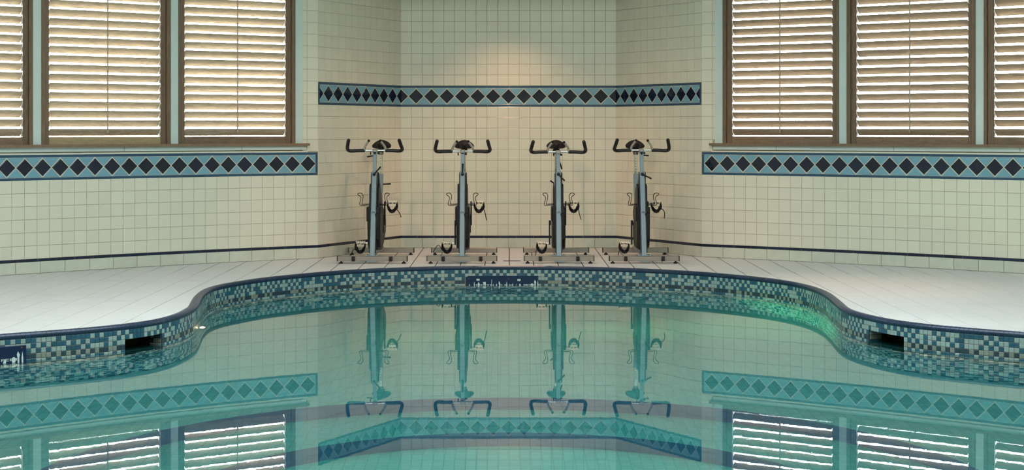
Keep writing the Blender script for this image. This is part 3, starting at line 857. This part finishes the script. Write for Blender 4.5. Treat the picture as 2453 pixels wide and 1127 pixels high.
# ------------------------------------------------------------------ exercise bikes
def crv(pts, n=6):
    P = [Vector(p) for p in pts]; P = [P[0]] + P + [P[-1]]; out = []
    for i in range(1, len(P) - 2):
        p0, p1, p2, p3 = P[i - 1:i + 3]
        for j in range(n):
            t = j / n; out.append(.5 * ((2 * p1) + (p2 - p0) * t + (2 * p0 - 5 * p1 + 4 * p2 - p3) * t * t + (3 * p1 - p0 - 3 * p2 + p3) * t ** 3))
    out.append(P[-2]); return out
def post_y(z): return .0 + (z - .05) * .30      # the front post leans back as it rises
def bike(loc, yaw, label, lever, lever2, straps, seatlever, barz=0.0):
    r = empty('exercise_bike', loc, yaw); tag(r, label, 'exercise bike', 'exercise bikes in the alcove')
    # local: front (towards the pool) = -Y, right of viewer = +X
    for k, (y, nm) in enumerate(((0, 'front_stabilizer'), (.91, 'rear_stabilizer'))):
        b = MB(); w = .2865; z0, z1 = .020, .062
        b.rbox(-.025, .025, -w, w, z0, z1, .0)if False else None
        Mx = Matrix.Translation((0, y, (z0 + z1) / 2)) @ Matrix.Rotation(pi / 2, 4, 'Y')
        b.rbox(-.021, .021, -.025, .025, -w + .004, w - .004, .003, 0, Mx)
        o = b.build(nm, STEEL, r)
        for s in (-1, 1):
            MB().box(min(s * w, s * (w - .005)), max(s * w, s * (w - .005)), y - .026, y + .026, z0 - .001, z1 + .001).build('end_cap', BLACK, o)
            c = MB(); fx = s * .255
            c.lathe([(.015, 0), (.016, .004), (.015, .011), (.006, .013), (.006, .021)], 14, 0, Matrix.Translation((fx, y, 0)))
            c.build('leveling_foot', BLACK, o, True)
    fr = [c for c in r.children if c.name.startswith('front_stab')][0]
    for s in (-1, 1):
        b = MB(); M = Matrix.Translation((s * .152, -.036, .040)) @ Matrix.Rotation(pi / 2, 4, 'Y')
        b.lathe([(.012, -.014), (.021, -.012), (.022, -.004), (.018, 0), (.022, .004), (.021, .012), (.012, .014)], 16, 0, M)
        b.build('transport_wheel', GREYB, fr, True)
    MB().box(-.055, .055, -.03, .03, .0622, .068).box(-.036, .036, -.028, -.0255, .014, .026).build('mounting_plate', POST, r)
    b = MB()
    for s in (-1, 1):
        for yy in (-.018, .018): b.lathe([(.006, 0), (.006, .006), (.004, .008)], 6, 0, Matrix.Translation((s * .045, yy, .068)))
    for s in (-1, 1): b.lathe([(.006, 0), (.006, .006), (.004, .008)], 6, 0, Matrix.Translation((s * .02, .91, .062)))
    b.build('bolt_set', CHROME, r)['kind'] = 'stuff'
    # front post (rectangular tube, slightly tapered)
    def slant(x0, x1, d0, d1, z0, z1, name, m, par=r, bev=.003):
        y0, y1 = post_y(z0), post_y(z1); c = bev
        def ring(z, y): return [(x0 + c, y + d0, z), (x1 - c, y + d0, z), (x1, y + d0 + c, z), (x1, y + d1 - c, z), (x1 - c, y + d1, z), (x0 + c, y + d1, z), (x0, y + d1 - c, z), (x0, y + d0 + c, z)]
        v = ring(z0, y0) + ring(z1, y1); f = [tuple(range(7, -1, -1)), tuple(range(8, 16))] + [(i, (i + 1) % 8, 8 + (i + 1) % 8, 8 + i) for i in range(8)]
        return MB().add(v, f).build(name, m, par)
    fp = slant(-.020, .020, -.022, .022, .066, .735, 'front_post', POST)
    for s in (-1, 1): slant(min(s * .0205, s * .0275), max(s * .0205, s * .0275), -.012, .04, .085, .735, 'post_side_trim', BLACK, fp, .001)
    # round emblem
    yl = post_y(.405) - .0225
    b = MB(); n = 20
    b.tube([(cos(2 * pi * k / n) * .0135, yl, .405 + sin(2 * pi * k / n) * .0135) for k in range(n + 1)], .0011, 5, cap=False)
    b.tube([(-.007, yl, .399), (.0, yl, .404), (-.003, yl, .408), (.008, yl, .412)], .0011, 5)
    b.build('round_emblem', BLACK, fp)
    # handlebar stem
    st_ = slant(-.0155, .0155, -.014, .014, .725, .905 + barz, 'handlebar_stem', POST)
    yc = post_y(.735); MB().rbox(-.024, .024, yc - .027, yc + .027, .716, .742, .004).build('post_clamp', POST, fp)
    # clamp levers
    def levr(p0, p1, par, r_=.0055):
        p0 = Vector(p0); p1 = Vector(p1); b = MB(); m = p0.lerp(p1, .5)
        b.tube([p0, m, p1, p1 + (p1 - p0).normalized() * .004], r_, 8, rs=[.0045, r_, r_ * 1.25, r_ * .6])
        b.lathe([(.011, -.006), (.013, 0), (.011, .008), (.005, .010)], 12, 0, Matrix.Translation(p0) @ Matrix.Rotation(pi / 2, 4, 'X'))
        return b.build('clamp_lever', BLACK, par, True)
    a = lever
    levr((.0, yc - .034, .722), (a[0], yc - .055, .722 + a[1]), fp, .006)
    yh = post_y(.90) + .01
    if lever2: levr((0, yh - .02, .872 + barz), (lever2[0], yh - .03, .872 + lever2[1] + barz), st_)
    # handlebar
    zb = .912 + barz
    hb = MB().tube([(-.105, yh, zb), (.105, yh, zb)], .0085, 12).build('handlebar', CHROME, r, True)
    b = MB().rbox(-.02, .02, yh - .02, yh + .02, zb - .022, zb + .014, .004); b.build('bar_clamp', STEEL, hb)
    MB().tube([(-.038, yh - .004, zb - .012), (-.036, yh - .012, zb - .034)], .005, 8).tube([(.018, yh + .03, zb - .02), (.034, yh + .03, zb - .028)], .008, 8).build('clamp_knob', BLACK, hb, True)
    MB().rbox(-.012, .012, yh - .028, yh - .014, zb - .055, zb - .012, .003).build('stem_cap', BLACK, hb)
    for s in (-1, 1):
        pts = crv([(s * .085, yh, zb), (s * .15, yh, zb - .001), (s * .205, yh - .004, zb - .003), (s * .226, yh - .025, zb + .010), (s * .219, yh - .085, zb + .045), (s * .206, yh - .125, zb + .092)], 6)
        MB().tube(pts, .0145, 12, rs=[.0145] * (len(pts) - 2) + [.0145, .011]).build('grip', RUB, hb, True)
        pts = crv([(s * .088, yh, zb), (s * .083, yh - .015, zb + .028), (s * .065, yh - .04, zb + .058), (s * .048, yh - .06, zb + .080)], 6)
        q = MB().tube(pts, .0095, 12).build('inner_bar', CHROME, hb, True)
        e = Vector(pts[-1]); d = (Vector(pts[-1]) - Vector(pts[-2])).normalized()
        MB().tube([e - d * .002, e + d * .006, e + d * .009], .0105, 12, rs=[.0108, .0108, .006]).build('bar_plug', BLACK, q, True)
    # seat
    ys = .88
    sp = MB().rbox(-.014, .014, ys - .034, ys - .006, .60, .90, .003).build('seat_post', CHROME, r)
    b = MB()
    for k in range(8): b.box(-.003, .003, ys - .0348, ys - .0338, .67 + k * .024, .676 + k * .024)
    b.build('height_hole_row', BLACK, sp)['kind'] = 'stuff'
    MB().lathe([(.02, -.016), (.024, -.01), (.024, .01), (.02, .016)], 14, 0, Matrix.Translation((0, ys - .02, .888))).build('seat_clamp', STEEL, sp, True)
    # saddle: cross sections from nose to tail
    b = MB(); secs = [(-.155, .012, .935, .012), (-.13, .022, .945, .022), (-.07, .03, .952, .03), (0, .048, .957, .036), (.05, .072, .964, .052), (.085, .085, .974, .058), (.115, .080, .978, .054), (.13, .055, .968, .028)]
    n = 16; v = []
    for y, hw, zt, th in secs:
        for k in range(n):
            t = 2 * pi * k / n; cx = cos(t) * hw; cz = sin(t)
            zz = zt + .010 + (cz * .012 if cz > 0 else cz * th) - (abs(cx) / .083) ** 2 * .034
            v.append((cx, ys + y - .03, zz))
    f = [tuple(range(n)), tuple(range(len(v) - 1, len(v) - n - 1, -1))]
    for i in range(len(secs) - 1):
        for k in range(n):
            j = (k + 1) % n; f.append((i * n + k, i * n + j, (i + 1) * n + j, (i + 1) * n + k))
    sd = MB().add(v, f).build('saddle', SEAT, r, True)
    MB().rbox(-.03, .03, ys - .06, ys + .02, .895, .922, .008).build('saddle_rail', BLACK, sd)
    # seat tube down to the crank, base rail, down tube
    b = MB()
    def bar(p0, p1, hw, hd, mi=0):
        p0 = Vector(p0); p1 = Vector(p1); d = (p1 - p0).normalized(); x = Vector((1, 0, 0)); y = d.cross(x)
        v = [p + x * sx * hw + y * sy * hd for p in (p0, p1) for sx, sy in ((-1, -1), (1, -1), (1, 1), (-1, 1))]
        b.add(v, [(3, 2, 1, 0), (4, 5, 6, 7), (0, 1, 5, 4), (1, 2, 6, 5), (2, 3, 7, 6), (3, 0, 4, 7)], mi)
    bar((0, .865, .70), (0, .62, .10), .020, .022); bar((0, .03, .085), (0, .90, .060), .022, .018); bar((0, .14, .60), (0, .78, .42), .018, .022)
    b.build('frame', POST, r)
    if seatlever: levr((seatlever[0] * .15, .86, .615), (seatlever[0], .84, .615 + seatlever[1]), sp)
    # flywheel, its guard and the chain cover
    M = Matrix.Translation((0, .33, .27)) @ Matrix.Rotation(pi / 2, 4, 'Y')
    MB().lathe([(.03, -.018), (.13, -.010), (.165, -.016), (.185, -.016), (.185, .016), (.165, .016), (.13, .010), (.03, .018)], 40, 0, M).build('flywheel', GREYB, r, True)
    g_ = [(.10, .335), (.10, .455), (.36, .455), (.44, .40), (.40, .335)]
    MB().prism(g_, -.058, .058, .010).build('front_shroud', GREY, r)
    g_ = [(.085, .34), (.12, .15), (.18, .11), (.42, .11), (.52, .17), (.54, .28), (.44, .345)]
    MB().prism(g_, -.050, -.0, .010).build('wheel_guard', GREYB, r)
    c_ = [(.075, .40), (.08, .19), (.15, .12), (.30, .09), (.52, .15), (.70, .22), (.73, .30), (.68, .37), (.50, .42), (.30, .46)]
    cc = MB().prism(c_, .010, .056, .010).build('chain_cover', GREY, r)
    c_ = [(.38, .28), (.43, .22), (.52, .22), (.58, .28), (.55, .35), (.46, .37)]
    MB().prism(c_, .052, .064, .004).build('chain_cover_boss', GREYB, cc)
    g_ = [(.17, .44), (.20, .62), (.245, .64), (.40, .58), (.46, .44)]
    for s in (-1, 1): MB().prism(g_, min(s * .030, s * .042), max(s * .030, s * .042), .002).build('side_plate', BLACK, r)
    g_ = [(.22, .735), (.25, .735), (.62, .47), (.66, .40), (.28, .50)]
    MB().prism(g_, -.022, .034, .006).build('upper_cover', GREY, r)
    # bottle cages: bent wire
    for s in (-1, 1):
        pts = [(s * .026, .20, .478), (s * .09, .16, .474), (s * .098, .15, .482), (s * .088, .14, .54), (s * .10, .12, .566), (s * .125, .11, .566), (s * .128, .11, .555), (s * .105, .14, .53), (s * .118, .15, .478), (s * .10, .17, .465), (s * .03, .21, .470)]
        MB().tube(crv(pts, 3), .0028, 6).build('bottle_cage', BLACK, r, True)
    # cranks and pedals
    ya, za, cl = .45, .305, .17
    for s, up in ((1, 1), (-1, -1)):
        yb = ya - .02
        b = MB(); x0 = .061
        b.add([(s * x, y, z) for z, y, w in ((za - up * .02, ya, .016), (za, ya, .02), (za + up * cl, yb, .012), (za + up * (cl + .012), yb, .008)) for x, y in ((x0, y - w), (x0 + .012, y - w), (x0 + .012, y + w), (x0, y + w))],
              [(0, 1, 2, 3), (12, 13, 14, 15)] + [(k * 4 + i, k * 4 + (i + 1) % 4, k * 4 + 4 + (i + 1) % 4, k * 4 + 4 + i) for k in range(3) for i in range(4)])
        b.lathe([(.018, 0), (.022, .004), (.018, .010)], 12, 0, Matrix.Translation((s * (x0 - .006), ya, za)) @ Matrix.Rotation(s * pi / 2, 4, 'Y'))
        ck = b.build('crank', BLACK, r)
        pz = za + up * cl; cx = s * .133
        MB().tube([(s * .07, yb, pz), (cx + s * .035, yb, pz)], .006, 8).build('spindle', CHROME, ck)
        # pedal body: two toothed alloy plates held by bars
        b = MB()
        for yy, z in ((-.032, .012), (.030, -.010)):
            b.box(cx - .040, cx + .040, yb + yy - .004, yb + yy + .004, pz + z - .006, pz + z + .006)
            for q in range(5): b.box(cx - .038 + q * .0165, cx - .030 + q * .0165, yb + yy - .005, yb + yy + .005, pz + z + .006, pz + z + .011)
        for xx in (-.032, 0, .032): b.box(cx + xx - .005, cx + xx + .005, yb - .03, yb + .03, pz - .005, pz + .006)
        b.box(cx - .036, cx + .036, yb - .038, yb - .034, pz - .022, pz - .008)
        for q in range(4): b.box(cx - .032 + q * .0185, cx - .022 + q * .0185, yb - .041, yb - .034, pz - .026, pz - .006)
        pd = b.build('pedal', PEDAL, r)
        # toe cage hanging nose down: open basket of curved bands
        b = MB(); zc = pz - .018; yf = yb - .036
        def arch(x0, x1, za_, zb_, w, bulge):
            pts = []
            for q in range(9):
                t = q / 8; pts.append((cx + x0 + (x1 - x0) * t, yf - bulge * sin(pi * t), zc + za_ + (zb_ - za_) * sin(pi * t)))
            return pts
        b.tube(arch(-.037, .037, 0, -.062, 0, .035), .0058, 6)
        b.tube(arch(-.037, .037, -.004, -.040, 0, .048), .0050, 6)
        for xx in (-.036, .036): b.tube([(cx + xx, yf, zc + .012), (cx + xx * 1.04, yf - .012, zc - .012), (cx + xx * .8, yf - .024, zc - .040), (cx + xx * .3, yf - .034, zc - .058)], .0075, 6)
        b.tube([(cx - .022, yf - .036, zc - .054), (cx + .022, yf - .036, zc - .054)], .008, 6)
        for xx in (-.016, .016): b.tube([(cx + xx, yf - .04, zc - .03), (cx + xx * 1.1, yf - .036, zc - .052)], .006, 6)
        b.box(cx - .036, cx + .036, yb - .032, yb + .028, pz - .020, pz - .012)
        b.tube(arch(-.030, .030, -.01, -.052, 0, .040), .0060, 6)
        b.build('toe_cage', BLACK, pd, True)
        sp_ = straps[0 if s > 0 else 1]
        pts = [(cx + s * .040, yf, pz + .008), (cx + s * .046, yf - .01, pz - .03), (cx + s * .040, yf - .02, pz - .055)] + [(cx + s * q[0], yf - .02, pz + q[1]) for q in sp_]
        MB().tube(crv(pts, 4), .0034, 6).build('toe_strap', BLACK, pd, True)
    return r
# strap tails: (outward, up) from the pedal centre, right pedal then left pedal
bike((-1.112, 12.96, 0), 0, 'exercise bike leftmost of the row, standing against the angled tiled wall', (.052, .058), (-.062, -.012), ([(.045, -.06), (.062, -.085), (.075, -.12)], [(.055, -.045), (.070, -.075), (.085, -.11)]), (.085, .005), .004)
bike((-.384, 12.96, 0), .008, 'exercise bike second from the left wall, clamp lever standing upright', (.003, .085), None, ([(.045, -.06), (.055, -.10), (.063, -.145)], [(.055, -.03), (.075, -.012), (.105, -.05), (.115, -.07)]), None, -.002)
bike((.404, 12.97, 0), -.004, 'exercise bike third from the left, clamp lever pointing down to the right', (.048, -.052), (.030, -.10), ([(.042, -.06), (.050, -.10), (.062, -.14)], [(.048, -.06), (.052, -.11), (.05, -.15)]), (-.05, .03), -.008)
bike((1.096, 12.975, 0), 0, 'exercise bike rightmost of the row, nearest the right angled tiled wall', (.070, -.036), (.055, -.004), ([(.05, -.05), (.070, -.08), (.068, -.13)], [(.046, -.07), (.052, -.10), (.035, -.12)]), None, .006)

# ------------------------------------------------------------------ small things
# slot drain between the middle bikes
dr = empty('slot_drain', (.022, 13.20, 0)); tag(dr, 'narrow dark slot drain in the floor between the two middle bikes', 'drain')
MB().box(-.073, .073, -.016, .016, .0002, .0022).build('drain_body', BLACK, dr)
for k in range(9): MB().box(-.07, .07, -.014 + k * .0031, -.0125 + k * .0031, .0022, .0036).build('grate_bar', BLACK, dr)
# worn strip of small dots set in the deck by the coping
dl = empty('deck_inlay', (-.20, 12.66, 0)); tag(dl, 'thin worn reddish brown inlay strip in the deck above the middle depth sign', 'inlay')
MB().box(-.38, .38, -.012, .012, .0002, .0014).build('inlay_strip', mat('worn_inlay', (.42, .30, .24), .8, noise=(20, .3, (1, 1, 1))), dl)
b = MB()
for k in range(40):
    x = -.28 + k * .0165
    if k % 9 != 7: b.box(x, x + .008, -.008, .006, .0014, .0018)
b.build('inlay_dot_row', BLACK, dl)['kind'] = 'stuff'

# depth signs
def poly3(b, pts, y0=-.0008, y1=.0012):
    n = len(pts)
    v = [(p[0], y, p[1]) for y in (y0, y1) for p in pts]
    b.add(v, [tuple(range(n)), tuple(range(2 * n - 1, n - 1, -1))] + [(i, (i + 1) % n, n + (i + 1) % n, n + i) for i in range(n)])
def text_mesh(txt, size):
    cu = bpy.data.curves.new('t', 'FONT'); cu.body = txt; cu.size = size; cu.align_x = 'CENTER'; cu.extrude = .0006; cu.resolution_u = 2
    to = bpy.data.objects.new('t', cu); COL.objects.link(to); bpy.context.view_layer.update()
    me = bpy.data.meshes.new_from_object(to.evaluated_get(bpy.context.evaluated_depsgraph_get())); bpy.data.objects.remove(to)
    me.materials.clear(); me.materials.append(LETTER); return me
TXT = text_mesh('DEPTH - 0.9 M / 3 FEET', .019)
def sign(cx, cy, nx, ny, label, ztop):
    n = Vector((nx, ny)).normalized()
    # local X to the viewer's right, local -Y towards the viewer
    X = Vector((-n.y, n.x)); 
    if X.x < 0: X = -X
    root = empty('depth_sign'); root.matrix_world = Matrix(((X.x, -n.x, 0, cx), (X.y, -n.y, 0, cy), (0, 0, 1, ztop), (0, 0, 0, 1)))
    tag(root, label, 'sign', 'depth signs on the pool edge')
    MB().rbox(-.294, .294, -.006, .010, -.140, 0, .001).build('plate', SIGN, root)
    b = MB(); U = 1 / (10.22 * 306)
    def c(x, y): return ((x - 1225) * U, -(y - 225) * U)
    P = lambda pts: poly3(b, [c(*p) for p in pts], -.0085, -.0058)
    P([(2066, 560), (2064, 420), (2078, 325), (2090, 420), (2094, 560)])
    P([(1996, 560), (1998, 420), (1984, 375), (2004, 318), (2036, 372), (2026, 420), (2028, 560)])
    P([(1910, 500), (1898, 455), (1912, 415), (1940, 405), (1965, 425), (1968, 465), (1950, 505)])
    P([(1756, 500), (1770, 455), (1786, 428), (1802, 460), (1812, 500)])
    P([(1604, 505), (1622, 445), (1638, 408), (1655, 450), (1664, 505)])
    for x in (1594, 1634): P([(x, 288), (x + 24, 322), (x, 358), (x - 24, 322)])
    P([(1452, 500), (1450, 430), (1460, 405), (1472, 430), (1470, 500)])
    P([(1280, 470), (1302, 440), (1314, 348), (1328, 440), (1355, 470), (1325, 480), (1318, 540), (1306, 480)])
    P([(1124, 540), (1130, 450), (1114, 400), (1132, 348), (1150, 400), (1160, 470), (1142, 545)])
    P([(1026, 476), (1050, 440), (1060, 408), (1076, 440), (1094, 476)])
    P([(936, 570), (938, 420), (944, 308), (954, 318), (948, 430), (952, 570)])
    P([(730, 366), (748, 380), (762, 366), (778, 380), (800, 358), (804, 540), (784, 540), (784, 436), (744, 428)])
    P([(592, 480), (604, 420), (628, 368), (650, 420), (662, 480), (640, 540), (628, 500)])
    for x in (590, 630): P([(x, 284), (x + 24, 316), (x, 350), (x - 24, 316)])
    P([(508, 540), (510, 430), (518, 356), (530, 430), (532, 540)])
    P([(368, 490), (390, 450), (402, 418), (418, 450), (440, 490)])
    o = b.build('arabic_lettering', LETTER, root); o['kind'] = 'stuff'
    t = link('latin_lettering', TXT, root, None, Matrix.Translation((.02, -.0068, -.0775)) @ Matrix.Rotation(pi / 2, 4, 'X') @ Matrix.Diagonal((2.5, 1, 1, 1)))
    b = MB()
    for x in (-.27, .045, .27): b.lathe([(.0045, 0), (.0035, .002)], 8, 0, Matrix.Translation((x, -.006, -.022 if x < .2 else -.012)) @ Matrix.Rotation(pi / 2, 4, 'X'))
    b.build('screw_heads', RUST, root)['kind'] = 'stuff'
ic = [i for i in range(NF) if FACE[i].y > 12.2]; im = min(ic, key=lambda i: abs(px_of(FACE[i]) - 1201.5))
nn, tt = fnorm(im)
sign(FACE[im].x + nn.x * .017, FACE[im].y + nn.y * .017, nn.x, nn.y, 'navy depth sign with pale lettering at the middle of the far pool edge', -.060)
ic = [i for i in range(NF) if 7.6 < FACE[i].y < 8.9 and FACE[i].x < 0]; im = min(ic, key=lambda i: abs(px_of(FACE[i]) - 67))
# plate centre lies 0.294 m along the wall to the left
q = im; acc = 0
while acc < .285: acc += (FACE[q] - FACE[q - 1]).length; q -= 1
A, B = FACE[q], FACE[im]; t = (B - A).normalized(); n = Vector((t.y, -t.x))
Cc = B - t * .294
sign(Cc.x + n.x * .006, Cc.y + n.y * .006, n.x, n.y, 'navy depth sign cut off by the left edge of the photo', -.046)

# underwater lamp on the left bend
il = min([i for i in range(NF) if FACE[i].x < -1 and 9 < FACE[i].y < 11], key=lambda i: abs(FACE[i].y - 9.86)); n, t = fnorm(il)
lp = empty('pool_light', (FACE[il].x, FACE[il].y, -.165)); tag(lp, 'small glowing lamp at the waterline on the left bend of the pool', 'lamp')
ang = atan2(n.y, n.x); Ml = Matrix.Rotation(ang, 4, 'Z') @ Matrix.Rotation(pi / 2, 4, 'Y')
MB().lathe([(.040, .0), (.040, .012), (.032, .018), (.026, .018)], 24, 0, Ml).build('lamp_ring', CHROME, lp, True)
MB().lathe([(.030, .016), (.030, .030), (.018, .040), (.004, .043)], 24, 0, Ml).build('lens', emit('lamp_glow', (1, .86, .5), 30), lp, True)
